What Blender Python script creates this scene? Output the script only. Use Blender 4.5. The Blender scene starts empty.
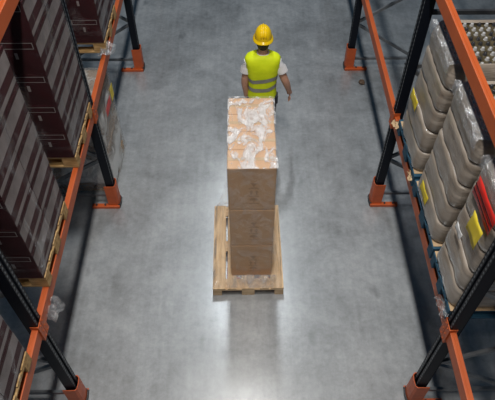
import bpy, bmesh, math, random
from mathutils import Vector, Matrix, Euler, noise
random.seed(7)
S = bpy.context.scene
COL = S.collection
PI = math.pi

# ------------------------------------------------------------------ view
S.view_settings.view_transform = 'Standard'
S.view_settings.look = 'None'
S.view_settings.gamma = 1.0
S.view_settings.exposure = -0.06
S.view_settings.use_curve_mapping = False

# ------------------------------------------------------------------ materials
def new_mat(name):
    m = bpy.data.materials.new(name); m.use_nodes = True
    nt = m.node_tree
    return m, nt, nt.nodes['Principled BSDF'], nt.nodes['Material Output']

def N(nt, t, **kw):
    n = nt.nodes.new(t)
    for k, v in kw.items():
        if k in n.inputs.keys(): n.inputs[k].default_value = v
        else: setattr(n, k, v)
    return n

def ramp(nt, stops):
    r = nt.nodes.new('ShaderNodeValToRGB')
    e = r.color_ramp.elements
    while len(e) < len(stops): e.new(0.5)
    for i, (p, c) in enumerate(stops):
        e[i].position = p; e[i].color = (c[0], c[1], c[2], 1) if len(c) == 3 else c
    return r

def coords(nt, scale=(1,1,1), kind='Object'):
    t = nt.nodes.new('ShaderNodeTexCoord'); mp = nt.nodes.new('ShaderNodeMapping')
    mp.inputs['Scale'].default_value = scale
    nt.links.new(t.outputs[kind], mp.inputs['Vector'])
    return mp

def noisy(name, c1, c2, rough=0.6, scale=6.0, stretch=(1,1,1), bump=0.0, bscale=40.0, metallic=0.0, spec=0.5, lo=0.35, hi=0.65, coat=0.0):
    m, nt, b, o = new_mat(name)
    mp = coords(nt, stretch)
    n = N(nt, 'ShaderNodeTexNoise', Scale=scale, Detail=6.0)
    nt.links.new(mp.outputs[0], n.inputs['Vector'])
    r = ramp(nt, [(lo, c1), (hi, c2)])
    nt.links.new(n.outputs['Fac'], r.inputs[0]); nt.links.new(r.outputs[0], b.inputs['Base Color'])
    b.inputs['Roughness'].default_value = rough; b.inputs['Metallic'].default_value = metallic
    b.inputs['Specular IOR Level'].default_value = spec
    b.inputs['Coat Weight'].default_value = coat
    if bump:
        n2 = N(nt, 'ShaderNodeTexNoise', Scale=bscale, Detail=4.0)
        nt.links.new(mp.outputs[0], n2.inputs['Vector'])
        bp = N(nt, 'ShaderNodeBump', Strength=bump, Distance=0.02)
        nt.links.new(n2.outputs['Fac'], bp.inputs['Height']); nt.links.new(bp.outputs[0], b.inputs['Normal'])
    return m

def concrete():
    m, nt, b, o = new_mat('polished_concrete')
    L = nt.links
    mp = coords(nt)
    n1 = N(nt, 'ShaderNodeTexNoise', Scale=0.9, Detail=8.0, Roughness=0.62, Distortion=0.6)
    n2 = N(nt, 'ShaderNodeTexNoise', Scale=5.0, Detail=8.0, Roughness=0.7)
    mp2 = coords(nt, (9.0, 0.5, 1))
    n3 = N(nt, 'ShaderNodeTexNoise', Scale=1.6, Detail=5.0, Roughness=0.6)
    L.new(mp.outputs[0], n1.inputs['Vector']); L.new(mp.outputs[0], n2.inputs['Vector']); L.new(mp2.outputs[0], n3.inputs['Vector'])
    a = N(nt, 'ShaderNodeMath', operation='MULTIPLY_ADD'); a.inputs[1].default_value = 0.55
    c = N(nt, 'ShaderNodeMath', operation='MULTIPLY_ADD'); c.inputs[1].default_value = 0.30
    d = N(nt, 'ShaderNodeMath', operation='MULTIPLY'); d.inputs[1].default_value = 0.15
    L.new(n3.outputs['Fac'], d.inputs[0])
    L.new(n2.outputs['Fac'], c.inputs[0]); L.new(d.outputs[0], c.inputs[2])
    L.new(n1.outputs['Fac'], a.inputs[0]); L.new(c.outputs[0], a.inputs[2])
    n5 = N(nt, 'ShaderNodeTexNoise', Scale=16.0, Detail=6.0, Roughness=0.75); L.new(mp.outputs[0], n5.inputs['Vector'])
    fine = N(nt, 'ShaderNodeMath', operation='MULTIPLY_ADD'); fine.inputs[1].default_value = 0.30
    L.new(n5.outputs['Fac'], fine.inputs[0]); L.new(a.outputs[0], fine.inputs[2])
    off = N(nt, 'ShaderNodeMath', operation='SUBTRACT'); off.inputs[1].default_value = 0.15; L.new(fine.outputs[0], off.inputs[0]); a = off
    r = ramp(nt, [(0.35, (0.150,0.153,0.152)), (0.5, (0.262,0.272,0.278)), (0.63, (0.37,0.38,0.386))])
    L.new(a.outputs[0], r.inputs[0])
    # worn dark tyre and dirt blotches
    n4 = N(nt, 'ShaderNodeTexNoise', Scale=1.7, Detail=3.0, Roughness=0.5)
    mp4 = coords(nt, (1.6, 0.8, 1)); mp4.inputs['Location'].default_value = (3.1, 1.7, 0)
    L.new(mp4.outputs[0], n4.inputs['Vector'])
    r4 = ramp(nt, [(0.66, (1,1,1)), (0.74, (0.62,0.62,0.62))]); L.new(n4.outputs['Fac'], r4.inputs[0])
    mx = nt.nodes.new('ShaderNodeMix'); mx.data_type = 'RGBA'; mx.blend_type = 'MULTIPLY'; mx.inputs[0].default_value = 1.0
    L.new(r.outputs[0], mx.inputs[6]); L.new(r4.outputs[0], mx.inputs[7])
    L.new(mx.outputs[2], b.inputs['Base Color'])
    rr = ramp(nt, [(0.3, (0.36,)*3), (0.7, (0.50,)*3)]); L.new(a.outputs[0], rr.inputs[0])
    L.new(rr.outputs[0], b.inputs['Roughness'])
    b.inputs['Specular IOR Level'].default_value = 0.9
    b.inputs['Coat Weight'].default_value = 1.0; b.inputs['Coat IOR'].default_value = 2.0; b.inputs['Coat Roughness'].default_value = 0.24
    bp = N(nt, 'ShaderNodeBump', Strength=0.06, Distance=0.01)
    L.new(n2.outputs['Fac'], bp.inputs['Height']); L.new(bp.outputs[0], b.inputs['Normal'])
    return m

def perforated():
    """dark navy lacquered upright with two columns of small punched slots on every wide face"""
    m, nt, b, o = new_mat('navy_perforated_steel')
    L = nt.links
    tc = nt.nodes.new('ShaderNodeTexCoord'); sp = nt.nodes.new('ShaderNodeSeparateXYZ')
    L.new(tc.outputs['Object'], sp.inputs[0])
    def math_(op, a, bv=None, link=None):
        n = N(nt, 'ShaderNodeMath', operation=op)
        L.new(a, n.inputs[0])
        if link is not None: L.new(link, n.inputs[1])
        elif bv is not None: n.inputs[1].default_value = bv
        return n.outputs[0]
    fz = math_('FRACT', math_('MULTIPLY', sp.outputs['Z'], 20.0))
    mz = math_('LESS_THAN', math_('ABSOLUTE', math_('SUBTRACT', fz, 0.5)), 0.22)
    my = math_('LESS_THAN', math_('ABSOLUTE', math_('SUBTRACT', math_('ABSOLUTE', sp.outputs['Y']), 0.032)), 0.008)
    mask = math_('MULTIPLY', mz, link=my)
    r = ramp(nt, [(0.0, (0.0035,0.0055,0.011)), (1.0, (0.14,0.155,0.17))])
    L.new(mask, r.inputs[0]); L.new(r.outputs[0], b.inputs['Base Color'])
    b.inputs['Roughness'].default_value = 0.5; b.inputs['Specular IOR Level'].default_value = 0.25
    bp = N(nt, 'ShaderNodeBump', Strength=0.8, Distance=0.004); bp.invert = True
    L.new(mask, bp.inputs['Height']); L.new(bp.outputs[0], b.inputs['Normal'])
    return m

def film(name, haze=0.10, gloss=0.35, haze_col=(0.75,0.76,0.78), scale=9.0, stretch=(1,1,1), bump=0.9, rough=0.12, sheen_lo=0.45, sheen_hi=0.62, streak=0.55, base=0.35):
    """clear crinkled stretch film: mostly see-through, glossy, a little milky"""
    m, nt, b, o = new_mat(name)
    L = nt.links
    nt.nodes.remove(b)
    mp = coords(nt, stretch)
    n = N(nt, 'ShaderNodeTexNoise', Scale=scale, Detail=5.0, Roughness=0.65, Distortion=1.2)
    L.new(mp.outputs[0], n.inputs['Vector'])
    bp = N(nt, 'ShaderNodeBump', Strength=bump, Distance=0.05); L.new(n.outputs['Fac'], bp.inputs['Height'])
    tr = nt.nodes.new('ShaderNodeBsdfTransparent')
    gl = N(nt, 'ShaderNodeBsdfGlossy', Roughness=rough); L.new(bp.outputs[0], gl.inputs['Normal'])
    df = N(nt, 'ShaderNodeBsdfDiffuse', Color=(*haze_col,1)); L.new(bp.outputs[0], df.inputs['Normal'])
    n2 = N(nt, 'ShaderNodeTexNoise', Scale=scale*0.55, Detail=4.0, Roughness=0.6, Distortion=0.8); L.new(mp.outputs[0], n2.inputs['Vector'])
    r2 = ramp(nt, [(sheen_lo, (haze*0.5,)*3), (sheen_hi, (haze*(1+2*streak),)*3)]); L.new(n2.outputs['Fac'], r2.inputs[0])
    m1 = nt.nodes.new('ShaderNodeMixShader'); L.new(r2.outputs[0], m1.inputs[0]); L.new(tr.outputs[0], m1.inputs[1]); L.new(df.outputs[0], m1.inputs[2])
    r3 = ramp(nt, [(sheen_lo, (gloss*base,)*3), (sheen_hi, (gloss,)*3)]); L.new(n2.outputs['Fac'], r3.inputs[0])
    m2 = nt.nodes.new('ShaderNodeMixShader'); L.new(r3.outputs[0], m2.inputs[0]); L.new(m1.outputs[0], m2.inputs[1]); L.new(gl.outputs[0], m2.inputs[2])
    L.new(m2.outputs[0], o.inputs['Surface'])
    return m

M = {}
M['floor'] = concrete()
M['post'] = perforated()
M['orange'] = noisy('orange_lacquered_steel', (0.43,0.078,0.014), (0.53,0.102,0.018), 0.5, 3.0, bump=0.05, lo=0.3, hi=0.7)
M['guard'] = noisy('scuffed_orange_steel', (0.47,0.080,0.017), (0.60,0.108,0.022), 0.5, 7.0)
M['galv'] = noisy('galvanised_steel', (0.16,0.17,0.18), (0.26,0.27,0.28), 0.42, 9.0, metallic=0.5)
M['dark'] = noisy('dark_steel', (0.02,0.022,0.026), (0.04,0.042,0.046), 0.5, 8.0)
M['wood'] = noisy('pale_pallet_wood', (0.58,0.385,0.21), (0.78,0.57,0.35), 0.7, 3.0, (1.5,12,12), bump=0.2)
M['woodx'] = noisy('pale_pallet_wood_cross', (0.58,0.385,0.21), (0.78,0.57,0.35), 0.7, 3.0, (12,1.5,12), bump=0.2)
M['woodold'] = noisy('yellowed_pallet_wood', (0.30,0.17,0.055), (0.55,0.35,0.15), 0.75, 4.0, (2,8,8), bump=0.2)
M['bluewood'] = noisy('blue_painted_wood', (0.006,0.045,0.085), (0.016,0.085,0.14), 0.7, 6.0, (2,6,6), bump=0.2)
M['card'] = noisy('kraft_cardboard', (0.58,0.345,0.185), (0.66,0.41,0.23), 0.75, 3.0, bump=0.05)
M['cardedge'] = noisy('kraft_slip_sheet', (0.46,0.31,0.17), (0.56,0.40,0.24), 0.8, 5.0)
M['print'] = noisy('dark_brown_print', (0.42,0.245,0.13), (0.47,0.285,0.155), 0.8, 20.0)
M['maroon'] = noisy('maroon_printed_board', (0.026,0.003,0.0045), (0.044,0.005,0.008), 0.6, 5.0, spec=0.2)
M['maroonlite'] = noisy('grey_printed_band', (0.15,0.125,0.12), (0.25,0.212,0.205), 0.55, 5.0)
M['labelgrey'] = noisy('pale_label_print', (0.22,0.19,0.18), (0.30,0.26,0.25), 0.6, 12.0)
M['browncard'] = noisy('dull_brown_board', (0.24,0.165,0.105), (0.42,0.30,0.20), 0.75, 3.0, (1,2,8))
M['film'] = film('clear_stretch_film', haze=0.016, gloss=0.18, scale=16.0, stretch=(1,0.6,1), rough=0.22, bump=0.35, sheen_lo=0.44, sheen_hi=0.60, streak=1.0, base=0.25)
M['filmtop'] = film('wrinkled_top_film', haze=0.10, gloss=0.24, haze_col=(0.95,0.92,0.90), scale=13.0, stretch=(1.3,0.7,1), rough=0.24, bump=0.5, sheen_lo=0.46, sheen_hi=0.60, streak=3.0, base=0.15)  # whitish haze streaks paint in the highlights on the wrinkled top
M['flap'] = film('bunched_white_film', haze=0.22, gloss=0.5, scale=12.0, rough=0.2)
M['filmskirt'] = film('slack_stretch_film', haze=0.16, haze_col=(0.92,0.88,0.84), gloss=0.34, scale=9.0, stretch=(1,1,0.4), rough=0.2, bump=1.0, streak=0.9, base=0.2)
M['filmside'] = film('crinkled_side_film', haze=0.022, gloss=0.40, haze_col=(0.62,0.60,0.60), scale=3.4, stretch=(1,2.2,1.0), bump=0.9, rough=0.22, streak=1.6, sheen_lo=0.5, sheen_hi=0.7, base=0.04)
M['filmmilk'] = film('milky_stretch_film', haze=0.48, gloss=0.25, haze_col=(0.72,0.72,0.70), scale=5.0, rough=0.3)
M['scrap'] = film('torn_film_scrap', haze=0.08, gloss=0.25, scale=14.0, rough=0.2)
M['yellow'] = noisy('yellow_label_paper', (0.72,0.55,0.02), (0.82,0.64,0.05), 0.6, 8.0)
M['red'] = noisy('red_label_paper', (0.60,0.018,0.012), (0.72,0.03,0.02), 0.45, 8.0)
M['white'] = noisy('white_label_paper', (0.70,0.70,0.68), (0.80,0.80,0.78), 0.6, 8.0)
M['tier'] = noisy('greyish_shrink_plastic', (0.18,0.145,0.112), (0.40,0.34,0.28), 0.32, 2.2, (1.2,1.2,7), bump=0.35, bscale=9.0, lo=0.3, hi=0.7, coat=0.35)
M['amber'] = noisy('amber_bottle_shoulders', (0.05,0.038,0.018), (0.10,0.078,0.04), 0.3, 25.0)
M['cap'] = noisy('glossy_grey_cap', (0.30,0.30,0.30), (0.46,0.46,0.46), 0.18, 30.0, coat=0.5)
M['capdark'] = noisy('glossy_dark_cap', (0.02,0.02,0.022), (0.04,0.04,0.045), 0.2, 30.0, coat=0.5)
M['skin'] = noisy('tanned_skin', (0.60,0.32,0.21), (0.68,0.37,0.25), 0.55, 12.0)
M['hair'] = noisy('dark_brown_hair', (0.018,0.011,0.008), (0.035,0.022,0.015), 0.6, 60.0)
M['helmet'] = noisy('yellow_helmet_plastic', (0.93,0.60,0.004), (0.96,0.64,0.008), 0.28, 5.0)
M['helmetband'] = noisy('helmet_lining', (0.05,0.04,0.03), (0.08,0.06,0.04), 0.7, 9.0)
M['vest'] = noisy('neon_yellow_mesh_cloth', (0.74,0.88,0.003), (0.82,0.94,0.008), 0.7, 9.0, bump=0.25, bscale=14.0)
M['band'] = noisy('silver_reflective_tape', (0.24,0.24,0.21), (0.32,0.32,0.28), 0.4, 18.0)
M['shirt'] = noisy('white_cotton', (0.72,0.70,0.70), (0.82,0.80,0.80), 0.8, 14.0, bump=0.3, bscale=12.0)
M['trousers'] = noisy('dark_work_cloth', (0.018,0.020,0.028), (0.035,0.038,0.05), 0.8, 14.0)
M['boot'] = noisy('dark_leather', (0.02,0.015,0.012), (0.04,0.03,0.022), 0.5, 14.0)
M['jackred'] = noisy('red_jack_enamel', (0.40,0.02,0.015), (0.50,0.03,0.02), 0.4, 8.0)
M['lump'] = noisy('brown_debris', (0.06,0.035,0.02), (0.14,0.085,0.05), 0.7, 30.0)

# ------------------------------------------------------------------ mesh building
class MB:
    def __init__(self): self.v = []; self.f = []; self.mi = []
    def add(self, vs, fs, mi=0):
        o = len(self.v); self.v += [Vector(p) for p in vs]
        for f in fs: self.f.append([i+o for i in f]); self.mi.append(mi)
    def box(self, x0, x1, y0, y1, z0, z1, mi=0, bev=0.0):
        x0,x1 = min(x0,x1),max(x0,x1); y0,y1=min(y0,y1),max(y0,y1); z0,z1=min(z0,z1),max(z0,z1)
        bm = bmesh.new()
        bmesh.ops.create_cube(bm, size=1.0)
        for v in bm.verts:
            v.co = Vector(((x0+x1)/2+v.co.x*(x1-x0), (y0+y1)/2+v.co.y*(y1-y0), (z0+z1)/2+v.co.z*(z1-z0)))
        if bev > 0:
            bmesh.ops.bevel(bm, geom=list(bm.edges), offset=min(bev, 0.45*min(x1-x0,y1-y0,z1-z0)), segments=2, affect='EDGES', profile=0.5)
        self.bm(bm, mi)
    def bm(self, bm, mi=0):
        bm.verts.ensure_lookup_table(); bm.verts.index_update()
        self.add([v.co.copy() for v in bm.verts], [[v.index for v in f.verts] for f in bm.faces], mi); bm.free()
    def bar(self, p, q, w, h, upv=(0,1,0), mi=0):
        p = Vector(p); q = Vector(q); d = (q-p).normalized(); u = Vector(upv); s = d.cross(u).normalized(); u = s.cross(d).normalized()
        vs = []
        for c in (p, q):
            for a, b in ((-1,-1),(1,-1),(1,1),(-1,1)): vs.append(c + s*(a*w/2) + u*(b*h/2))
        self.add(vs, [[0,3,2,1],[4,5,6,7],[0,1,5,4],[1,2,6,5],[2,3,7,6],[3,0,4,7]], mi)
    def rings(self, rings, closed=True, cap0=True, cap1=True, mi=0):
        n = len(rings[0]); vs = [p for r in rings for p in r]; fs = []
        for i in range(len(rings)-1):
            for j in range(n if closed else n-1):
                k = (j+1) % n
                fs.append([i*n+j, i*n+k, (i+1)*n+k, (i+1)*n+j])
        if cap0: fs.append(list(range(n))[::-1])
        if cap1: fs.append([(len(rings)-1)*n+j for j in range(n)])
        self.add(vs, fs, mi)
    def tube(self, pts, radii, n=12, mi=0):
        rs = []
        pts = [Vector(p) for p in pts]
        for i, p in enumerate(pts):
            d = (pts[min(i+1,len(pts)-1)] - pts[max(i-1,0)]).normalized()
            a = Vector((0,0,1)) if abs(d.z) < 0.9 else Vector((0,1,0))
            s = d.cross(a).normalized(); u = s.cross(d).normalized()
            r = radii[i] if isinstance(radii, (list,tuple)) else radii
            rs.append([p + s*(r*math.cos(2*PI*j/n)) + u*(r*math.sin(2*PI*j/n)) for j in range(n)])
        self.rings(rs, mi=mi)
    def cyl(self, c, r, h, n=16, axis='Z', mi=0):
        c = Vector(c); a = {'X':Vector((1,0,0)),'Y':Vector((0,1,0)),'Z':Vector((0,0,1))}[axis]
        self.tube([c, c+a*h], r, n, mi)
    def mesh(self, name, mats, origin=(0,0,0), smooth=False, autosmooth=None):
        me = bpy.data.meshes.new(name); o = Vector(origin)
        me.from_pydata([p-o for p in self.v], [], self.f)
        for m in mats if isinstance(mats,(list,tuple)) else [mats]: me.materials.append(m)
        bm = bmesh.new(); bm.from_mesh(me)
        bmesh.ops.recalc_face_normals(bm, faces=bm.faces); bm.to_mesh(me); bm.free()
        for p, mi in zip(me.polygons, self.mi): p.material_index = mi; p.use_smooth = smooth
        if smooth and autosmooth: 
            try: me.set_sharp_from_angle(angle=math.radians(autosmooth))
            except Exception: pass
        return me
    def obj(self, name, mats, parent=None, origin=(0,0,0), smooth=False, autosmooth=None):
        """vertices are given in the parent's space; a parentless object gets its own origin"""
        o = bpy.data.objects.new(name, self.mesh(name, mats, origin, smooth, autosmooth)); COL.objects.link(o)
        o.location = origin
        if parent: o.parent = parent
        return o

def tag(o, label, cat, group=None, kind=None):
    o['label'] = label
    if cat: o['category'] = cat
    if group: o['group'] = group
    if kind: o['kind'] = kind
    return o
def thing(name, loc, label, cat, group=None, rz=0.0):
    o = bpy.data.objects.new(name, None); COL.objects.link(o); o.location = loc; o.rotation_euler = (0,0,rz)
    o.empty_display_size = 0.1
    return tag(o, label, cat, group)
def copy_tree(o, loc=None, rz=None, label=None, group=None):
    c = o.copy(); COL.objects.link(c)
    if loc is not None: c.location = loc
    if rz is not None: c.rotation_euler = (0,0,rz)
    if label: c['label'] = label
    if group: c['group'] = group
    for ch in list(o.children):
        d = ch.copy(); COL.objects.link(d); d.parent = c
        for g in list(ch.children):
            e = g.copy(); COL.objects.link(e); e.parent = d
    return c

# ------------------------------------------------------------------ floor
mb = MB(); mb.add([(-9,-6,0),(9,-6,0),(9,26,0),(-9,26,0)], [[0,1,2,3]])
fl = mb.obj('floor', M['floor']); fl['kind'] = 'structure'
fl['label'] = 'grey polished concrete warehouse floor'

# ------------------------------------------------------------------ racks
YF = [-0.65, 2.10, 4.65, 7.45, 10.20]              # upright frames along the aisle
DEPTH = 1.10
SIDE = {'left': dict(s=-1, x=1.625, h=(1.49, 3.44)), 'right': dict(s=1, x=1.64, h=(1.39, 3.05))}

def make_frame():
    """local: x grows away from the aisle, y along it"""
    t = thing('rack_upright_frame', (0,0,0), 'x', 'rack frame', 'navy perforated rack frames')
    def post(x0, face):
        b = MB(); H = 6.6; w = 0.05; th = 0.004
        # omega section, web on 'face' side, thickened by solid strips
        xw = x0 if face < 0 else x0+0.095
        d = 0.095 if face < 0 else -0.095
        sg = 1 if d>0 else -1
        for sy in (-1, 1): b.box(xw, xw+0.010*sg, sy*0.014, sy*w, 0.01, H, bev=0.003)
        b.box(xw+0.014*sg, xw+0.022*sg, -0.016, 0.016, 0.01, H)
        for sy in (-1, 1): b.box(xw+0.004*sg, xw+0.022*sg, sy*0.012, sy*0.018, 0.01, H)
        for sy in (-1, 1):
            b.box(xw, xw+d, sy*w, sy*(w-0.008), 0.01, H)
            b.box(xw+d, xw+d*0.9, sy*w, sy*(w-0.025), 0.01, H)
        return b
    o = post(0.0, -1).obj('front_post', M['post'], t)
    b = MB(); b.box(-0.03, 0.13, -0.085, 0.085, 0, 0.012, bev=0.003)
    b.obj('foot_plate', M['dark'], t)
    o = post(DEPTH-0.095, 1).obj('rear_post', M['post'], t)
    b = MB(); b.box(DEPTH-0.13, DEPTH+0.03, -0.085, 0.085, 0, 0.012, bev=0.003); b.obj('foot_plate', M['dark'], t)
    xa, xb = 0.05, DEPTH-0.05
    def brace(p, q, m='galv'):
        b = MB(); b.bar(p, q, 0.042, 0.03); b.obj('brace', M[m], t)
    brace((xa,0,0.17),(xb,0,0.17))
    zig = [(xb,0.20),(xa,0.82),(xb,1.47),(xa,2.12),(xb,2.72),(xa,3.4),(xb,4.05),(xa,4.7)]
    for (x0,z0),(x1,z1) in zip(zig[:-1], zig[1:]):
        s = 0.02
        brace((x0,0.016 if z0>z1 else -0.016,z0),(x1,0.016 if z0>z1 else -0.016,z1))
    brace((xa,0,2.76),(xb,0,2.76),'dark')
    return t
frame0 = make_frame()
names_y = ['nearest to the camera below the picture edge', 'at the near end of the loaded bay', 'in the middle of the picture height', 'third up the aisle towards the far end', 'farthest up the aisle']
first = True
for side, d in SIDE.items():
    for i, y in enumerate(YF):
        lab = 'navy perforated upright frame of the %s-hand rack, %s' % (side, names_y[i])
        if first: o = frame0; o['label'] = lab; first = False
        else: o = copy_tree(frame0, label=lab)
        o.location = (d['s']*d['x'], y, 0)
        o.rotation_euler = (0,0,0 if d['s'] > 0 else PI)

# orange column guards (only the ones the aisle shows)
def make_guard():
    t = thing('column_guard', (0,0,0), 'x', 'column guard', 'orange column guards')
    b = MB()
    # U shaped shield around the aisle face and both sides, in local frame: x away from the aisle
    prof = [(0.115,-0.078),(0.0,-0.078),(-0.020,-0.06),(-0.026,0.0),(-0.020,0.06),(0.0,0.078),(0.115,0.078)]
    inner = [(0.115,-0.070),(0.003,-0.070),(-0.014,-0.055),(-0.019,0.0),(-0.014,0.055),(0.003,0.070),(0.115,0.070)]
    ring = prof + inner[::-1]
    b.rings([[Vector((x,y,z)) for x,y in ring] for z in (0.014, 0.40)])
    b.obj('shield', M['guard'], t)
    b = MB()
    b.box(-0.022, 0.33, -0.10, -0.045, 0.0, 0.045, bev=0.006)
    b.box(-0.022, 0.12, 0.045, 0.10, 0.0, 0.014, bev=0.004)
    b.obj('base_bracket', M['guard'], t)
    for x in (0.16, 0.27):
        b = MB(); b.cyl((x,-0.072,0.045), 0.014, 0.012, 8); b.obj('anchor_bolt', M['dark'], t)
    b = MB(); b.rings([[Vector((x*1.01-0.012,y*1.03,z)) for x,y in prof[1:6]] + [Vector((x*0.99-0.006,y*0.99,z)) for x,y in prof[1:6][::-1]] for z in (0.012, 0.06)])
    b.obj('rubber_heel', M['dark'], t)
    return t
g0 = make_guard(); first = True
gn = {1:'at the bottom edge of the picture', 2:'halfway up the picture', 3:'at the top, farthest up the aisle'}
for side, d in SIDE.items():
    for i in (1,2,3):
        lab = 'scuffed orange steel guard around the %s-hand rack foot %s' % (side, gn[i])
        if first: o = g0; o['label'] = lab; first = False
        else: o = copy_tree(g0, label=lab)
        o.location = (d['s']*d['x'], YF[i], 0)
        o.rotation_euler = (0,0,PI if d['s'] < 0 else 0)
        # the long bracket faces the camera on both sides
        for ch in o.children: ch.scale = (1,-1 if d['s'] < 0 else 1,1)

# beams
def make_beam(L):
    t = thing('pallet_beam', (0,0,0), 'x', 'rack beam')
    b = MB(); b.box(0, 0.05, 0.054, L-0.054, 0.0, 0.13, bev=0.006); b.box(0.022, 0.05, 0.054, L-0.054, 0.128, 0.133)
    b.obj('beam_profile', M['orange'], t)
    for y in (0.052, L-0.052):
        b = MB(); s = 1 if y < 1 else -1
        b.box(-0.008, 0.056, y, y+s*0.006, -0.045, 0.17); b.box(-0.014, -0.006, y-s*0.05, y+s*0.01, -0.045, 0.17, bev=0.002)
        for z in (-0.02, 0.06, 0.14): b.cyl((-0.02, y-s*0.026, z), 0.008, 0.012, 8, 'X')
        b.obj('end_connector', M['orange'], t)
    return t
lv = ['lower level', 'upper level']
bay = ['bay nearest the camera', 'bay beside the load in the aisle', 'far bay', 'farthest bay beyond the picture']
protos = {}
for side, d in SIDE.items():
    for lev in (0,1):
        for i in range(4):
            for rear in (0,1):
                if rear and i == 3: continue
                L = YF[i+1]-YF[i]
                lab = 'orange %s beam of the %s-hand rack, %s, %s' % ('rear' if rear else 'front', side, lv[lev], bay[i])
                key = round(L,2)
                if key not in protos: o = protos[key] = make_beam(L)
                else: o = copy_tree(protos[key])
                o['label'] = lab; o['group'] = 'orange pallet beams'; o['kind'] = 'thing'
                if not rear:
                    x = d['s']*d['x']; turn = d['s'] < 0
                else:
                    x = d['s']*(d['x']+DEPTH); turn = d['s'] > 0
                o.location = (x, YF[i+1] if turn else YF[i], d['h'][lev])
                o.rotation_euler = (0,0,PI if turn else 0)

# ------------------------------------------------------------------ pallets
def make_pallet(mats, top='wood', D=1.2, W=0.8):
    """long side along local x, origin at ground centre"""
    t = thing('wooden_pallet', (0,0,0), 'x', 'pallet')
    m1, m2 = mats
    for y, w in ((-W/2+0.0725,0.145),(-W/4+0.018,0.10),(0,0.145),(W/4-0.018,0.10),(W/2-0.0725,0.145)):
        b = MB(); b.box(-D/2, D/2, y-w/2, y+w/2, 0.122, 0.144, bev=0.003); b.obj('deck_board', m1, t)
    for x in (-D/2+0.0725, 0, D/2-0.0725):
        b = MB(); b.box(x-0.0725, x+0.0725, -W/2, W/2, 0.100, 0.122, bev=0.003); b.obj('cross_board', m2, t)
        for y in (-W/2+0.05, 0, W/2-0.05):
            b = MB(); b.box(x-0.0725, x+0.0725, y-0.05 if y else -0.0725, y+0.05 if y else 0.0725, 0.022, 0.100, bev=0.004); b.obj('block', m2, t)
    for y, w in ((-W/2+0.05,0.10),(0,0.145),(W/2-0.05,0.10)):
        b = MB(); b.box(-D/2, D/2, y-w/2, y+w/2, 0.0, 0.022, bev=0.003); b.obj('bottom_board', m1, t)
    return t

# central pallet in the aisle (long side along y)
P0 = make_pallet((M['wood'], M['woodx']))
PYAW = math.radians(0.6)
P0.location = (0.030, 3.875, 0.0); P0.rotation_euler = (0,0,PI/2 + PYAW)
P0['label'] = 'pale wooden pallet on the floor under the tall carton stack in mid aisle'; P0['group'] = 'pallets'

# ------------------------------------------------------------------ central cartons
CW, CD, CH = 0.452, 0.2425, 0.604
CX, CY0, CZ = 0.073, 3.44, 0.145
def make_carton():
    t = thing('cardboard_carton', (0,0,0), 'x', 'carton', 'kraft cartons on the aisle pallet')
    b = MB(); b.box(-CW/2+0.001, CW/2-0.001, 0.0015, CD-0.0015, 0.001, CH-0.004, bev=0.011); b.obj('carton_body', M['card'], t)
    b = MB(); z = CH-0.0036
    for y in (CD*0.5,): b.box(-CW/2+0.004, CW/2-0.004, y-0.02, y+0.02, z-0.0008, z+0.0006)
    b.obj('sealing_tape', M['cardedge'], t)
    b = MB(); y = 0.0012
    # handling marks: glass, arrows, umbrella, drawn as flat printed shapes
    def flat(pts): b.add([(x, y-0.0004, zz) for x, zz in pts], [list(range(len(pts)))])
    c0 = 0.02; zz = 0.33
    for k in range(3):
        z0 = zz - k*0.11
        flat([(c0-0.05,z0),(c0+0.05,z0),(c0+0.05,z0-0.012),(c0-0.05,z0-0.012)])
        if k == 0:
            flat([(c0-0.035,z0+0.075),(c0+0.035,z0+0.075),(c0+0.01,z0+0.035),(c0-0.01,z0+0.035)]); flat([(c0-0.006,z0+0.035),(c0+0.006,z0+0.035),(c0+0.006,z0+0.014),(c0-0.006,z0+0.014)]); flat([(c0-0.03,z0+0.016),(c0+0.03,z0+0.016),(c0+0.03,z0+0.008),(c0-0.03,z0+0.008)])
        elif k == 1:
            for s in (-0.026, 0.026):
                flat([(c0+s-0.02,z0+0.05),(c0+s+0.02,z0+0.05),(c0+s,z0+0.082)]); flat([(c0+s-0.008,z0+0.05),(c0+s+0.008,z0+0.05),(c0+s+0.008,z0+0.012),(c0+s-0.008,z0+0.012)])
        else:
            flat([(c0+0.042*math.cos(a),z0+0.04+0.042*math.sin(a)) for a in [PI*j/10 for j in range(11)]]); flat([(c0-0.005,z0+0.04),(c0+0.005,z0+0.04),(c0+0.005,z0+0.008),(c0-0.005,z0+0.008)])
    o = b.obj('handling_marks', M['print'], t); o['label'] = 'dark printed handling marks'
    return t
c0 = make_carton(); first = True
rown = ['bottom tier', 'middle tier', 'top tier']
coln = ['front row', 'second row from front', 'third row from front', 'back row nearest the worker']
for r in range(3):
    for c in range(4):
        lab = 'brown carton in mid aisle, %s, %s' % (rown[r], coln[c])
        if first: o = c0; o['label'] = lab; first = False
        else: o = copy_tree(c0, label=lab)
        jx = random.uniform(-0.004,0.004)
        o.location = (CX+jx+0.004*c*0, CY0+c*CD, CZ+r*CH)

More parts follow.
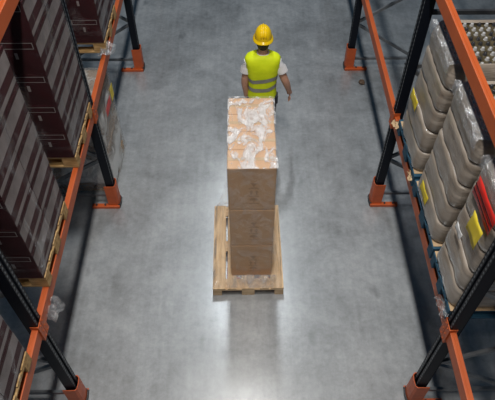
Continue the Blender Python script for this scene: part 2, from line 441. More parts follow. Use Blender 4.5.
def grid_shell(x0,x1,y0,y1,z0,z1,amp=0.006,div=0.09,top=True,bottom=False,only_top=False,seed=0,flare=None,corner=0.03):
    """crinkled closed wrap around a block, rounded corners, open below"""
    b = MB()
    def per(z, k):
        # perimeter points counter-clockwise with small rounded corners
        e = 0.0
        pts = []
        fx0,fx1,fy0,fy1 = x0,x1,y0,y1
        if flare:
            fx0,fx1,fy0,fy1 = flare(z,x0,x1,y0,y1)
        def seg(ax,ay,bx,by):
            n = NSEG[0] if ax!=bx else NSEG[1]
            for i in range(n):
                t = i/n; pts.append((ax+(bx-ax)*t, ay+(by-ay)*t))
        c = corner
        seg(fx0+c,fy0,fx1-c,fy0); seg2(pts,fx1-c,fy0+c,c,-PI/2,0)
        seg(fx1,fy0+c,fx1,fy1-c); seg2(pts,fx1-c,fy1-c,c,0,PI/2)
        seg(fx1-c,fy1,fx0+c,fy1); seg2(pts,fx0+c,fy1-c,c,PI/2,PI)
        seg(fx0,fy1-c,fx0,fy0+c); seg2(pts,fx0+c,fy0+c,c,PI,1.5*PI)
        return pts
    def seg2(pts,cx,cy,r,a0,a1):
        for i in range(3):
            a = a0+(a1-a0)*i/3; pts.append((cx+r*math.cos(a), cy+r*math.sin(a)))
    NSEG = (max(2,int((x1-x0)/div)), max(2,int((y1-y0)/div)))
    nz = max(2,int((z1-z0)/div))
    rs = []
    cxm,cym = (x0+x1)/2,(y0+y1)/2
    for k in range(nz+1):
        z = z0+(z1-z0)*k/nz
        ring = []
        for (x,y) in per(z,k):
            nrm = Vector((x-cxm,y-cym,0)).normalized()
            a = amp*(noise.noise(Vector((x*7+seed,y*7,z*5)))+0.6)
            ring.append(Vector((x,y,z))+nrm*max(0.0005,a))
        rs.append(ring)
    if not only_top: b.rings(rs, cap0=bottom, cap1=False)
    if top:
        nx,ny = max(3,int((x1-x0)/div)),max(3,int((y1-y0)/div))
        vs=[];fs=[]
        for i in range(nx+1):
            for j in range(ny+1):
                x=x0+(x1-x0)*i/nx; y=y0+(y1-y0)*j/ny
                vs.append((x,y,z1+max(0.001,amp*(noise.noise(Vector((x*8,y*8,seed+3)))+0.5))))
        for i in range(nx):
            for j in range(ny): fs.append([i*(ny+1)+j,(i+1)*(ny+1)+j,(i+1)*(ny+1)+j+1,i*(ny+1)+j+1])
        b.add(vs,fs)
    return b

def flare_c(z,x0,x1,y0,y1):
    # the film slants out from the cartons to the pallet edge near the bottom
    ts = max(0.0, min(1.0, (1.15-z)/1.003))**1.5; tf = max(0.0, min(1.0, (0.34-z)/0.193))**1.3
    return (x0+(-0.362-x0)*ts, x1+(0.418-x1)*ts, y0+(3.285-y0)*tf, y1+(4.46-y1)*tf)
g = 0.008
shell = (CX-CW/2-g, CX+CW/2+g, CY0-g, CY0+4*CD+g)
b = grid_shell(*shell, 0.26, CZ+3*CH+0.004, amp=0.0045, div=0.045, seed=2.0, flare=flare_c, top=False)
fw_ = b.obj('stretch_film', M['film'], None, (CX, CY0+2*CD, 0.147), smooth=True)
def film_part(name, b, m):
    o = b.obj(name, m, None, (0,0,0), smooth=True); o.parent = fw_; o.location = (-CX, -(CY0+2*CD), -0.147)
film_part('film_skirt', grid_shell(*shell, 0.147, 0.26, amp=0.005, div=0.022, seed=2.0, flare=flare_c, top=False), M['filmskirt'])
film_part('film_top', grid_shell(*shell, 0.70, CZ+3*CH+0.004, amp=0.006, div=0.025, seed=2.0, only_top=True), M['filmtop'])
tag(fw_, 'clear crinkled stretch film around the tall brown carton stack in mid aisle', 'plastic wrap', 'stretch films')

# ------------------------------------------------------------------ left rack loads
PL = make_pallet((M['woodold'], M['woodold'])); PL['group'] = 'pallets'
LX = -1.61
MW, MD, MH = 0.385, 0.41, 0.33
LZ = SIDE['left']['h'][0]+0.136
def make_maroon():
    """local: x from the aisle face inwards is negative; near face at y=0"""
    t = thing('maroon_carton', (0,0,0), 'x', 'carton', 'maroon cartons on the left-hand rack')
    b = MB(); b.box(-MW+0.002, -0.002, 0.002, MD-0.002, 0.001, MH-0.002, bev=0.005); b.obj('carton_body', M['maroon'], t)
    # near face: pale outlined strip with a small emblem below
    b = MB(); y = 0.0012; x0,x1,z0,z1 = -MW+0.03,-0.03,MH-0.085,MH-0.025; w = 0.006
    for (a,bx,c,d) in ((x0,x1,z1-w,z1),(x0,x1,z0,z0+w),(x0,x0+0.05,z0,z1),(x1-w,x1,z0,z1)): b.add([(a,y,c),(bx,y,c),(bx,y,d),(a,y,d)],[[0,1,2,3]])
    o = b.obj('label_frame', M['labelgrey'], t); o['label'] = 'pale outlined label strip'
    b = MB(); b.add([(-0.20,y,MH-0.18),(-0.175,y,MH-0.18),(-0.175,y,MH-0.12),(-0.20,y,MH-0.12)],[[0,1,2,3]])
    b.obj('emblem', M['labelgrey'], t)
    # aisle face: broad pale band over maroon
    b = MB(); x = -0.0014
    b.add([(x,0.003,MH-0.165),(x,MD-0.003,MH-0.165),(x,MD-0.003,MH-0.035),(x,0.003,MH-0.035)],[[0,1,2,3]])
    b.add([(x,0.004,0.030),(x,MD-0.004,0.030),(x,MD-0.004,0.075),(x,0.004,0.075)],[[0,1,2,3]])
    o = b.obj('printed_band', M['maroonlite'], t); o['label'] = 'pale grey printed bands'
    return t
m0 = make_maroon(); mfirst = True
piles = [('pile beyond the second left upright', 5.60, 5, ((0,0),(1,0),(2,0),(0,1))),
         ('tall pile beside the second left upright', 3.76, 5, ((0,0),(1,0),(2,0),(0,1))),
         ('widest film-covered pile on the left', 2.42, 5, ((0,0),(1,0),(2,0),(0,1))),
         ('pile below the nearest left upright', 0.99, 5, ((0,0),(0,1),(1,1)))]
rw = ['bottom row', 'second row up', 'third row up', 'fourth row up', 'top row']
pw = {(0,0):'near aisle corner', (1,0):'middle', (2,0):'inner end', (0,1):'far aisle corner', (1,1):'behind'}
pallet_lab = ['yellowed wooden pallet under the maroon pile at the top left', 'yellowed wooden pallet under the tall maroon pile beside the middle left upright',
              'yellowed wooden pallet under the film-covered front left pile', 'yellowed wooden pallet on the lower left beam in the bottom left corner']
for pi, (pn, y0, rows, cells) in enumerate(piles):
    p = PL if pi == 0 else copy_tree(PL)
    p.location = (LX-0.603, y0+0.41, LZ); p.rotation_euler = (0,0,0); p['label'] = pallet_lab[pi]
    for r in range(rows):
        for (cx,cy) in cells:
            lab = 'maroon carton, %s, %s of %s' % (rw[r], pw[(cx,cy)], pn)
            if mfirst: o = m0; mfirst = False
            else: o = copy_tree(m0)
            o['label'] = lab
            o.location = (LX-0.01-cx*MW+random.uniform(-0.0008,0.0008), y0+cy*MD+random.uniform(-0.0008,0.0008), LZ+0.146+r*MH)
    zt = LZ+0.146+rows*MH
    b = grid_shell(LX-0.01-3*MW-0.012, LX-0.002, y0-0.008, y0+2*MD+0.008, LZ+0.147, zt+0.004, amp=0.012, div=0.06, seed=5.0+pi, corner=0.02)
    o = b.obj('stretch_film', M['filmside'], None, (LX-0.58, y0+0.41, LZ+0.08), smooth=True)
    tag(o, 'cloudy stretch film around the maroon carton %s' % pn, 'plastic wrap', 'stretch films')

# ------------------------------------------------------------------ wrapped load on the floor under the left rack
FY0, FY1, FX = 4.80, 5.72, -1.69
p = copy_tree(PL, (FX-0.60, (FY0+FY1)/2, 0.0), 0.0, 'weathered wooden pallet on the floor behind the middle left rack foot')
t = thing('wrapped_floor_load', (FX-0.58, (FY0+FY1)/2, 0.146), 'dull brown film-wrapped load on the floor behind the middle left rack foot', 'wrapped load')
TH = 0.235
for k in range(5):
    b = MB(); j = random.uniform(-0.008,0.008)
    b.box(-0.57+j, 0.57+j, -0.445, 0.445, k*TH+0.004, (k+1)*TH-0.004, bev=0.012); b.obj('tier', M['browncard'], t)
b = grid_shell(-0.585,0.585,-0.46,0.46,-0.12,5*TH+0.004,amp=0.014,div=0.07,seed=11.0)
b.obj('film_cover', M['filmmilk'], t, smooth=True)
b = MB(); b.box(0.602,0.604,0.28,0.42,0.80,0.99); b.obj('yellow_label', M['yellow'], t)['label'] = 'yellow paper label'
b = MB(); b.box(0.602,0.604,-0.06,0.22,0.84,0.95); b.obj('red_label', M['red'], t)['label'] = 'red paper label'

# ------------------------------------------------------------------ right rack: wrapped bottle stacks
RZ = SIDE['right']['h'][0]+0.136
PB = make_pallet((M['bluewood'], M['bluewood'])); PB['group'] = 'pallets'
XF = 1.648; SD = 1.10
def rrect(x0,x1,y0,y1,r,n=5,z=0.0,wob=0.0,seed=0.0):
    pts=[]
    def line(ax,ay,bx,by,k):
        for i in range(k):
            t=i/k; pts.append((ax+(bx-ax)*t,ay+(by-ay)*t))
    def arc(cx,cy,a0):
        for i in range(n):
            a=a0+PI/2*i/n; pts.append((cx+r*math.cos(a),cy+r*math.sin(a)))
    line(x0+r,y0,x1-r,y0,14); arc(x1-r,y0+r,-PI/2); line(x1,y0+r,x1,y1-r,10); arc(x1-r,y1-r,0)
    line(x1-r,y1,x0+r,y1,14); arc(x0+r,y1-r,PI/2); line(x0,y1-r,x0,y0+r,10); arc(x0+r,y0+r,PI)
    cx,cy=(x0+x1)/2,(y0+y1)/2
    out=[]
    for x,y in pts:
        d=Vector((x-cx,y-cy,0)).normalized()
        a=wob*noise.noise(Vector((x*9+seed,y*9,z*9)))
        out.append(Vector((x,y,z))+d*a)
    return out
def bottle_stack(yc, W, tiers, th, lab, seed):
    D = SD
    t = thing('wrapped_bottle_stack', (XF+D/2, yc, RZ+0.150), lab, 'wrapped bottles', 'wrapped bottle stacks')
    for k in range(tiers):
        b = MB(); z0=k*th; rs=[]
        top_=k==tiers-1; prof=[(0.0,0.024),(0.025,0.012),(0.07,0.003),(0.22,0.0),(0.5,0.0),(0.75,0.004),(0.92,0.005),(0.975,0.014),(1.0,0.026)] if not top_ else [(0.0,0.024),(0.025,0.012),(0.07,0.003),(0.22,0.0),(0.5,0.0),(0.72,0.006),(0.86,0.016),(0.96,0.026),(1.0,0.034)]
        jx,jy = random.uniform(-0.008,0.008)-0.035*(1-k/(tiers-1)), random.uniform(-0.008,0.008)
        for q,ins in prof:
            rs.append(rrect(-D/2+ins+jx,D/2-ins+jx,-W/2+ins+jy,W/2-ins+jy,0.085,5,z0+q*th,0.010,seed+k))
        b.rings(rs, cap1=(k<tiers-1))
        b.obj('tier', M['tier'], t, smooth=True, autosmooth=60)
    zt = tiers*th
    b = MB(); b.rings([rrect(-D/2+0.035,D/2-0.035,-W/2+0.035,W/2-0.035,0.05,5,z) for z in (zt-0.05,zt-0.028)])
    b.obj('bottle_shoulders', M['amber'], t)
    # caps: one row per bottle
    n_x, n_y = int((D-0.14)/0.057), int((W-0.14)/0.057)
    spots=[]
    for i in range(n_x):
        for j in range(n_y):
            spots.append((-D/2+0.075+i*(D-0.15)/(n_x-1), -W/2+0.075+j*(W-0.15)/(n_y-1)))
    spots.sort(key=lambda s: s[0]*1.0 + 0.3*s[1])
    def cap(b,x,y):
        r=0.017
        b.rings([[Vector((x+rr*math.cos(2*PI*a/10),y+rr*math.sin(2*PI*a/10),zz)) for a in range(10)] for rr,zz in ((0.023,zt-0.032),(0.014,zt-0.018),(0.014,zt-0.008),(0.010,zt-0.003))], cap0=False)
    me=None
    for (x,y) in spots[:100]:
        dark = random.random()<0.45
        key='d' if dark else 'l'
        if key not in CAPM:
            b=MB(); z_keep=zt; cap(b,0,0)
            for v in b.v: v.z -= zt
            CAPM[key]=b.mesh('bottle_cap',[M['capdark'] if dark else M['cap']],smooth=True)
        o=bpy.data.objects.new('bottle_cap',CAPM[key]); COL.objects.link(o); o.parent=t; o.location=(x,y,zt)
    if len(spots)>100:
        b=MB()
        for (x,y) in spots[100:]: cap(b,x,y)
        o=b.obj('bottle_caps',M['cap'],t,smooth=True); o['kind']='stuff'
    # film lip round the top edge
    b=MB(); b.rings([rrect(-D/2+i,D/2-i,-W/2+i,W/2-i,0.07,5,zt+dz,0.006,seed+9) for i,dz in ((0.030,-0.01),(0.036,0.004),(0.050,0.006),(0.066,-0.008))],cap0=False,cap1=False)
    b.obj('film_lip', M['tier'], t, smooth=True)
    # bunched film along the aisle edge of the top
    b=MB(); vs=[];fs=[];na,nb=26,6
    for i in range(na+1):
        for j in range(nb+1):
            y=-W/2+0.03+(W-0.06)*i/na; u=j/nb
            p=Vector((-D/2-0.012+0.10*max(0,u-0.5)*2, y, zt-0.11*max(0,0.5-u)*2+0.008))
            d=noise.noise_vector(Vector((y*14+seed,u*5,seed)))*0.014; d.x=-abs(d.x); d.z=abs(d.z)
            vs.append(p+d)
    for i in range(na):
        for j in range(nb): fs.append([i*(nb+1)+j,(i+1)*(nb+1)+j,(i+1)*(nb+1)+j+1,i*(nb+1)+j+1])
    b.add(vs,fs); b.obj('film_flap', M['flap'], t, smooth=True)
    return t
CAPM = {}
stacks = [(3.985,0.70,5,0.245,'grey film-wrapped bottle stack beside the middle right upright, farthest of three',21.0),
          (3.15,0.72,5,0.245,'grey film-wrapped bottle stack in the middle of the three on the right',31.0),
          (2.44,0.54,5,0.245,'grey film-wrapped bottle stack behind the near right upright with red label',41.0)]
stk=[]
bp_lab=['blue painted pallet under the farthest bottle stack on the right rack','blue painted pallet under the middle bottle stack on the right rack','blue painted pallet under the bottle stack behind the near right upright']
sl_lab=['tan cardboard sheet under the farthest bottle stack on the right','tan cardboard sheet under the middle bottle stack on the right','tan cardboard sheet under the bottle stack behind the near right upright']
for i,a in enumerate(stacks):
    t=bottle_stack(*a); stk.append(t)
    p = PB if i==0 else copy_tree(PB)
    p.location=(XF-0.028+0.6,a[0],RZ); p.rotation_euler=(0,0,0); p['label']=bp_lab[i]
    if a[1] < 0.6: p.scale=(1,0.70,1)
    b=MB(); nseg=10
    b.box(XF-0.020,XF+SD+0.02,a[0]-a[1]/2-0.015,a[0]+a[1]/2+0.015,RZ+0.1455,RZ+0.1495)
    o=b.obj('slip_sheet',M['cardedge'],None,(XF+SD/2,a[0],RZ+0.1455)); tag(o,sl_lab[i],'cardboard sheet','tan slip sheets')
def sheet(parent,name,mat,y0,y1,z0,z1,lab,dx=0.034,slant=0.0,n=4,amp=0.004):
    b=MB(); vs=[];fs=[]
    for i in range(n+1):
        for j in range(n+1):
            u=i/n; w=j/n; y=y0+(y1-y0)*u+slant*w; z=z0+(z1-z0)*w
            vs.append((-SD/2-0.016-dx-amp*math.sin(u*7+w*5),y,z))
    for i in range(n):
        for j in range(n): fs.append([i*(n+1)+j,(i+1)*(n+1)+j,(i+1)*(n+1)+j+1,i*(n+1)+j+1])
    b.add(vs,fs); o=b.obj(name,M[mat],parent,smooth=True); o['label']=lab
    md=o.modifiers.new('thick','SOLIDIFY'); md.thickness=0.0015
    return o
sheet(stk[0],'yellow_label','yellow',0.00,0.22,0.45,0.57,'yellow paper label')
sheet(stk[1],'yellow_label','yellow',-0.02,0.20,0.11,0.22,'yellow paper label')
sheet(stk[2],'yellow_label','yellow',-0.21,-0.01,0.74,0.94,'yellow paper label')
sheet(stk[2],'white_label','white',-0.01,0.12,0.57,0.64,'small white label')
red=sheet(stk[2],'red_label','red',-0.24,0.15,0.95,1.12,'red printed sheet',dx=0.010)
for z in (0.995,1.045):
    b=MB(); x=-SD/2-0.032; b.box(x-0.001,x,-0.24,0.15,z,z+0.014); b.obj('dark_stripe',M['maroon'],red)

# torn film and cardboard scraps
def scrap(loc,size,mat,lab,cat,name,seed,hang=0.0):
    b=MB(); vs=[];fs=[];n=9
    for i in range(n+1):
        for j in range(n+1):
            u=i/n-0.5;w=j/n-0.5
            p=Vector((u*size[0],w*size[1],-hang*abs(u+0.5)**1.5))
            d=noise.noise_vector(Vector((u*4+seed,w*4,seed)))
            edge=1-0.25*noise.noise(Vector((math.atan2(w,u)*2,seed,1)))
            p.x*=edge;p.y*=edge
            vs.append(p+d*size[2])
    for i in range(n):
        for j in range(n): fs.append([i*(n+1)+j,(i+1)*(n+1)+j,(i+1)*(n+1)+j+1,i*(n+1)+j+1])
    b.add(vs,fs); o=b.obj(name,M[mat],smooth=True); o.location=loc
    md=o.modifiers.new('thick','SOLIDIFY'); md.thickness=0.002
    tag(o,lab,cat); return o
scrap((-1.585,2.30,1.52),(0.12,0.20,0.06),'scrap','crumpled clear film scrap hanging on the lower left beam below the front pile','film scrap','film_scrap',1.3)
scrap((-1.60,5.58,1.70),(0.14,0.24,0.07),'scrap','crumpled clear film tail hanging under the top left maroon pile','film scrap','film_scrap',2.3)
scrap((1.61,2.24,1.60),(0.10,0.18,0.06),'scrap','crumpled clear film scrap at the pallet corner behind the near right upright','film scrap','film_scrap',3.3)
scrap((1.61,4.38,1.60),(0.07,0.12,0.035),'cardedge','torn tan cardboard scrap at the pallet corner beside the middle right upright','cardboard scrap','cardboard_scrap',4.3)
scrap((1.62,3.66,1.60),(0.06,0.10,0.03),'cardedge','torn tan cardboard scrap at the near pallet corner of the farthest bottle stack','cardboard scrap','cardboard_scrap',5.3)
bm=bmesh.new(); bmesh.ops.create_icosphere(bm,subdivisions=3,radius=0.05)
for v in bm.verts: v.co += v.co.normalized()*0.02*noise.noise(v.co*30); v.co.z=max(-0.02,v.co.z*0.6)
b=MB(); b.bm(bm); o=b.obj('debris_lump',M['lump'],smooth=True); o.location=(1.855,7.04,0.02); tag(o,'small brown lump lying on the floor beside the far right rack foot','debris')

# ------------------------------------------------------------------ worker
WX, WY = 0.235, 5.72
def V(x,y,z): return Vector((x,y,z))
worker = None
def skin_object(name, verts, edges, radii, mat, parent, levels=2, root=0):
    me=bpy.data.meshes.new(name); me.from_pydata(verts,edges,[]); me.materials.append(mat)
    o=bpy.data.objects.new(name,me); COL.objects.link(o)
    md=o.modifiers.new('skin','SKIN'); md.use_smooth_shade=True
    if not me.skin_vertices: me.skin_vertices.new()
    sv=me.skin_vertices[0].data
    for i,r in enumerate(radii): sv[i].radius=(r,r) if not isinstance(r,tuple) else r; sv[i].use_root=(i in (root if isinstance(root,(list,tuple)) else [root]))
    s=o.modifiers.new('sub','SUBSURF'); s.levels=levels; s.render_levels=levels
    if parent: o.parent=parent
    return o
worker = thing('person',(WX,WY,0),'person in yellow hard hat and neon vest walking away ahead of the pallet','person')
# skeleton, facing +y (away from the camera)
sk=[];ed=[];rad=[]
def node(p,r,par=None):
    sk.append(p);rad.append(r)
    if par is not None: ed.append((par,len(sk)-1))
    return len(sk)-1
pel=node((0,0,0.93),(0.13,0.10))
wa=node((0,0.0,1.10),(0.125,0.095),pel)
ch=node((0,0.0,1.30),(0.145,0.10),wa)
uc=node((0,0.01,1.44),(0.12,0.085),ch)
nk=node((0,0.03,1.53),0.058,uc)
hd0=node((0,0.055,1.61),0.072,nk)
hd1=node((0,0.07,1.69),(0.078,0.090),hd0)
hd2=node((0,0.07,1.755),(0.068,0.080),hd1)
# arms
shl=node((-0.170,0.0,1.425),0.046,uc); ell=node((-0.218,-0.01,1.17),0.052,shl); fl_=node((-0.222,0.0,1.06),0.048,ell); wrl=node((-0.205,0.02,0.90),0.034,fl_); pml=node((-0.195,0.03,0.835),(0.027,0.046),wrl)
shr=node((0.170,0.0,1.425),0.046,uc); elr=node((0.275,-0.03,1.17),0.053,shr); fr_=node((0.312,-0.01,1.07),0.049,elr); wrr=node((0.355,0.05,0.905),0.034,fr_); pmr=node((0.368,0.07,0.84),(0.027,0.046),wrr)
# legs mid-stride
hl=node((-0.095,0.0,0.87),0.090,pel); kl=node((-0.10,0.13,0.49),0.060,hl); al=node((-0.10,0.10,0.11),0.042,kl); tl=node((-0.10,0.23,0.05),0.040,al)
hr=node((0.095,0.0,0.87),0.090,pel); kr=node((0.10,0.02,0.48),0.060,hr); ar=node((0.10,-0.20,0.14),0.042,kr); tr_=node((0.10,-0.10,0.05),0.040,ar)
roots=[pel]
# fingers: own chains rooted inside the palm
def fingers(palm, side, fwd):
    p=V(*palm)
    for k,(off,ln) in enumerate(((-0.028,0.070),(-0.010,0.080),(0.010,0.076),(0.027,0.060))):
        a=node(tuple(p+V(0,off,-0.01)),0.0095); roots.append(a)
        c=node(tuple(p+V(side*0.006,off*1.1,-0.035-ln*0.35)),0.0092,a)
        e=node(tuple(p+V(-side*0.004,off*1.1+0.004,-0.035-ln*0.72)),0.0085,c)
        node(tuple(p+V(-side*0.016,off*1.1+0.008,-0.035-ln)),0.0075,e)
    a=node(tuple(p+V(0,0.028,0.015)),0.011); roots.append(a)
    c=node(tuple(p+V(-side*0.012,0.050,-0.012)),0.0105,a)
    node(tuple(p+V(-side*0.020,0.058,-0.045)),0.0085,c)
fingers((-0.195,0.03,0.835),-1,1); fingers((0.368,0.07,0.84),1,1)
body=skin_object('body',sk,ed,rad,M['skin'],worker,2,roots)
# face, on the far side of the head
b=MB()
b.tube([(0,0.158,1.70),(0,0.178,1.672),(0,0.165,1.660)],[0.009,0.014,0.010],8)
b.obj('nose',M['skin'],worker,smooth=True)
for s in (-1,1):
    b=MB(); b.tube([(s*0.074,0.06,1.705),(s*0.086,0.055,1.69),(s*0.084,0.058,1.665),(s*0.074,0.065,1.650)],[0.010,0.016,0.013,0.007],8); b.obj('ear',M['skin'],worker,smooth=True)
    b=MB(); bmx=bmesh.new(); bmesh.ops.create_uvsphere(bmx,u_segments=10,v_segments=8,radius=0.011)
    for v in bmx.verts: v.co+=V(s*0.030,0.148,1.70)
    b.bm(bmx); b.obj('eye',M['white'],worker,smooth=True)
b=MB(); b.tube([(-0.024,0.150,1.628),(0,0.160,1.630),(0.024,0.150,1.628)],[0.004,0.007,0.004],8); b.obj('mouth',M['red'],worker,smooth=True)
def ering(c,rx,ry,n=28,e=2.0,tilt=0.0,amp=0.0,seed=0.0):
    r=[]
    for j in range(n):
        a=2*PI*j/n; ca,sa=math.cos(a),math.sin(a)
        x=rx*math.copysign(abs(ca)**(2/e),ca); y=ry*math.copysign(abs(sa)**(2/e),sa)
        k=1+amp*noise.noise(V(ca*2.2+seed,sa*2.2,c[2]*9))
        r.append(V(c[0]+x*k,c[1]+y*k,c[2]+tilt*y))
    return r
# hair cap at the back of the head
b=MB(); b.rings([ering((0,0.048,z),rx,ry) for z,rx,ry in ((1.555,0.056,0.058),(1.59,0.062,0.068),(1.62,0.074,0.082),(1.66,0.082,0.092),(1.72,0.085,0.096))]); hair=b.obj('hair',M['hair'],worker,smooth=True)
# shirt: torso + sleeves
b=MB(); b.rings([ering((0,yy,z),rx,ry,e=2.5) for z,rx,ry,yy in ((1.43,0.195,0.112,0.0),(1.48,0.165,0.095,0.005),(1.515,0.105,0.080,0.012),(1.530,0.062,0.060,0.018))])
b.obj('collar',M['shirt'],worker,smooth=True)
for s,(e1) in ((-1,(-0.208,-0.006,1.275)),(1,(0.246,-0.018,1.275))):
    b=MB(); a0=V(s*0.12,0.0,1.42); a1=V(s*0.192,0.0,1.405); a3=V(*e1); a2=a1.lerp(a3,0.5)
    b.tube([a0,a1,a2,a3+(a3-a1)*0.02],[0.040,0.056,0.068,0.073],16); b.obj('sleeve',M['shirt'],worker,smooth=True,autosmooth=50)
# vest
VR=[(0.90,0.184,0.130,0.0),(0.94,0.182,0.129,0.0),(0.98,0.178,0.126,0.0),(1.08,0.174,0.122,0.0),(1.20,0.186,0.128,0.0),(1.32,0.200,0.134,0.0),(1.41,0.216,0.128,0.0),(1.46,0.222,0.114,0.003),(1.497,0.200,0.102,0.006),(1.522,0.138,0.090,0.01),(1.537,0.078,0.074,0.018)]
b=MB(); b.rings([ering((0,y,z),rx,ry,n=40,e=2.6,amp=0.05,seed=3.0) for z,rx,ry,y in VR],cap0=False,cap1=False)
vest=b.obj('safety_vest',M['vest'],worker,smooth=True)
def vrad(z):
    for (z0,a0,b0,_),(z1,a1,b1,_) in zip(VR[:-1],VR[1:]):
        if z0<=z<=z1:
            t=(z-z0)/(z1-z0); return a0+(a1-a0)*t,b0+(b1-b0)*t
    return VR[0][1:3]
for zc in (1.205,1.065):
    b=MB(); rs=[]
    for dz in (-0.028,-0.01,0.01,0.028):
        ring=[]
        for j in range(40):
            a=2*PI*j/40; ca,sa=math.cos(a),math.sin(a)
            z=zc+dz+0.020*ca+0.010*math.sin(3*a+zc*9)
            rx,ry=vrad(z); k=1+0.05*noise.noise(V(ca*2.2+3.0,sa*2.2,z*9))
            x=(rx+0.004)*math.copysign(abs(ca)**(2/2.6),ca)*k; y=(ry+0.004)*math.copysign(abs(sa)**(2/2.6),sa)*k
            ring.append(V(x,y,z))
        rs.append(ring)
    b.rings(rs,cap0=False,cap1=False); o=b.obj('reflective_band',M['band'],vest,smooth=True); o['label']='grey reflective band'
# trousers and boots, belt pouch
b=MB(); b.rings([ering((0,0,z),rx,ry,e=2.4) for z,rx,ry in ((0.80,0.165,0.115),(0.90,0.165,0.115),(0.985,0.150,0.105))]); b.obj('trousers',M['trousers'],worker,smooth=True)
for pts in (((-0.088,0.0,0.86),(-0.10,0.07,0.68),(-0.10,0.13,0.49),(-0.10,0.115,0.30),(-0.10,0.10,0.11)),((0.088,0.0,0.86),(0.098,0.01,0.68),(0.10,0.02,0.48),(0.10,-0.09,0.31),(0.10,-0.20,0.15))):
    b=MB(); b.tube(pts,[0.105,0.098,0.080,0.074,0.072],16); b.obj('trouser_leg',M['trousers'],worker,smooth=True)
for (x,y,z,tl_) in ((-0.10,0.10,0.0,0.0),(0.10,-0.20,0.0,0.10)):
    b=MB(); b.rings([ering((x,y+0.07+0.0*q,z+q),0.050*sx,0.145*sy,e=2.6) for q,sx,sy in ((0.0,1,1),(0.02,1.02,1.02),(0.06,0.98,0.95),(0.085,0.85,0.7))]); b.tube([(x,y,z+0.05),(x,y,z+0.16)],[0.058,0.062],16); b.obj('boot',M['boot'],worker,smooth=True)
b=MB(); b.box(0.165,0.205,-0.085,0.02,0.80,0.93,bev=0.012); b.obj('belt_pouch',M['trousers'],worker)
# helmet: dome + brim + crest, tipped slightly forward
hel=bpy.data.objects.new('hard_hat',None)
b=MB(); rs=[]; hc=V(0,0.045,1.740)
for q in range(9):
    a=PI/2*q/8; rs.append(ering((hc.x,hc.y,hc.z+0.135*math.sin(a)),max(0.004,0.102*math.cos(a)**0.75),max(0.005,0.130*math.cos(a)**0.75),n=32))
b.rings(rs,cap0=False)
# crest ribs
for x in (-0.028,0,0.028):
    w=0.010 if x else 0.016
    b.tube([(x,hc.y-0.13*math.cos(a),hc.z+(0.139 if x==0 else 0.132)*math.sin(a)) for a in [PI*0.12+PI*0.76*k/10 for k in range(11)]],w*0.75,8)
helmet=b.obj('hard_hat',M['helmet'],worker,smooth=True)
b=MB()
def brim(dr,dz,droop):
    r=[]
    for j in range(32):
        a=2*PI*j/32; ca,sa=math.cos(a),math.sin(a)
        ex=dr*(1.0+ (0.9*max(0,sa)**2)+0.25*max(0,-sa)**2)
        r.append(V(hc.x+(0.098+ex)*ca,hc.y+(0.126+ex)*sa,hc.z+dz-droop*(0.012+0.016*abs(ca))))
    return r
b.rings([brim(-0.004,0.012,0.0),brim(0.022,0.002,1.0),brim(0.026,-0.004,1.0),brim(0.020,-0.009,1.0),brim(-0.006,-0.004,0.0)],cap0=False,cap1=False)
b.obj('brim',M['helmet'],helmet,smooth=True)
b=MB(); b.rings([ering((hc.x,hc.y,hc.z+dz),0.088,0.110) for dz in (-0.05,-0.01)],cap0=False,cap1=False); b.obj('headband',M['helmetband'],helmet,smooth=True)
COL.objects  # (hel is only a placeholder and stays unlinked)
bpy.data.objects.remove(hel)

# ------------------------------------------------------------------ hand pallet truck the worker pulls (behind the load)
jt = thing('pallet_truck',(0.04,4.62,0),'red hand pallet truck between the carton pallet and the worker','pallet truck')
for s in (-1,1):
    b=MB(); b.box(s*0.17-0.075,s*0.17+0.075,-1.18,0.06,0.040,0.088,bev=0.008); b.obj('fork',M['jackred'],jt)
    b=MB(); b.cyl((s*0.17-0.04,-1.02,0.038),0.036,0.08,14,'X'); b.obj('load_roller',M['dark'],jt,smooth=True,autosmooth=40)
    b=MB(); b.cyl((s*0.065-0.025,0.20,0.09),0.09,0.05,20,'X'); b.obj('steering_wheel',M['dark'],jt,smooth=True,autosmooth=40)
b=MB(); b.box(-0.24,0.24,0.03,0.09,0.04,0.34,bev=0.02); b.box(-0.09,0.09,0.08,0.16,0.16,0.40,bev=0.02); b.obj('chassis',M['jackred'],jt)
b=MB(); b.tube([(0,0.20,0.17),(0,0.20,0.46)],0.045,14); b.obj('pump',M['dark'],jt,smooth=True,autosmooth=40)
b=MB(); b.tube([(0,0.20,0.40),(-0.005,0.72,0.72)],0.018,10); ha=b.obj('drawbar',M['jackred'],jt,smooth=True)
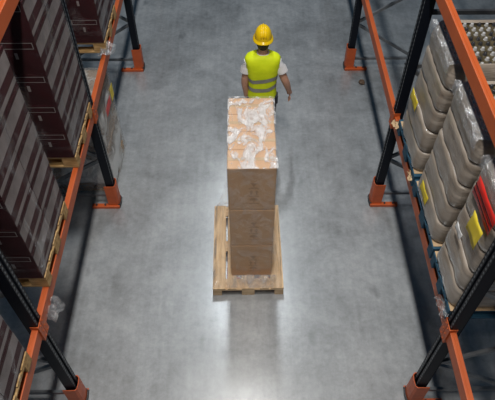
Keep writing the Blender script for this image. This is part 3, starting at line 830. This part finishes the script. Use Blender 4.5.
b=MB(); b.tube([(-0.005,0.72,0.72),(-0.085,0.83,0.775),(-0.085,0.98,0.83),(0.075,0.98,0.83),(0.075,0.83,0.775),(-0.005,0.72,0.72)],0.014,10); b.obj('handle_loop',M['dark'],ha,smooth=True)

# ------------------------------------------------------------------ lights: a row of high-bay luminaires over the aisle, far above the camera
def lamp(y,power,z=9.8,x=0.0,col=(1.0,0.97,0.93)):
    l=bpy.data.lights.new('high_bay_lamp','AREA'); l.shape='RECTANGLE'; l.size=0.35; l.size_y=1.6; l.energy=power; l.color=col; l.spread=math.radians(165)
    o=bpy.data.objects.new('high_bay_lamp',l); COL.objects.link(o); o.location=(x,y,z)
for y,pw_,c_ in ((-3.5,75,(1,0.96,0.9)),(-0.2,150,(1,0.96,0.9)),(2.4,370,(1,0.97,0.93)),(5.0,60,(1,0.97,0.93)),(8.8,165,(0.86,0.94,1.0)),(12.4,130,(0.9,0.96,1.0))): lamp(y,pw_,col=c_)  # the weak lamp just behind the worker is added to brighten the vest
w=bpy.data.worlds.new('warehouse_air'); S.world=w; w.use_nodes=True
w.node_tree.nodes['Background'].inputs[0].default_value=(0.25,0.60,1.0,1); w.node_tree.nodes['Background'].inputs[1].default_value=0.06

# slim steel roof joists that the lamps hang from
b = MB()
for y in (-3.5, -0.2, 2.4, 5.0, 8.8, 12.4, 16.2):
    b.box(-9, 9, y-0.06, y+0.06, 10.62, 10.65); b.box(-9, 9, y-0.01, y+0.01, 10.45, 10.62); b.box(-9, 9, y-0.06, y+0.06, 10.42, 10.45)
o = b.obj('ceiling', M['galv'], None, (0,0,10.42)); o['kind'] = 'structure'; o['label'] = 'slim steel roof joists over the aisle'
# ------------------------------------------------------------------ camera
cam=bpy.data.cameras.new('camera'); co=bpy.data.objects.new('camera',cam); COL.objects.link(co)
cam.sensor_fit='HORIZONTAL'; cam.sensor_width=36.0; cam.lens=36.0*566/495
p=math.radians(50.6); yaw=math.radians(0.48)
co.location=(0,0,5.7); co.rotation_euler=(PI/2-p,0,-yaw)
cam.clip_start=0.05
S.camera=co
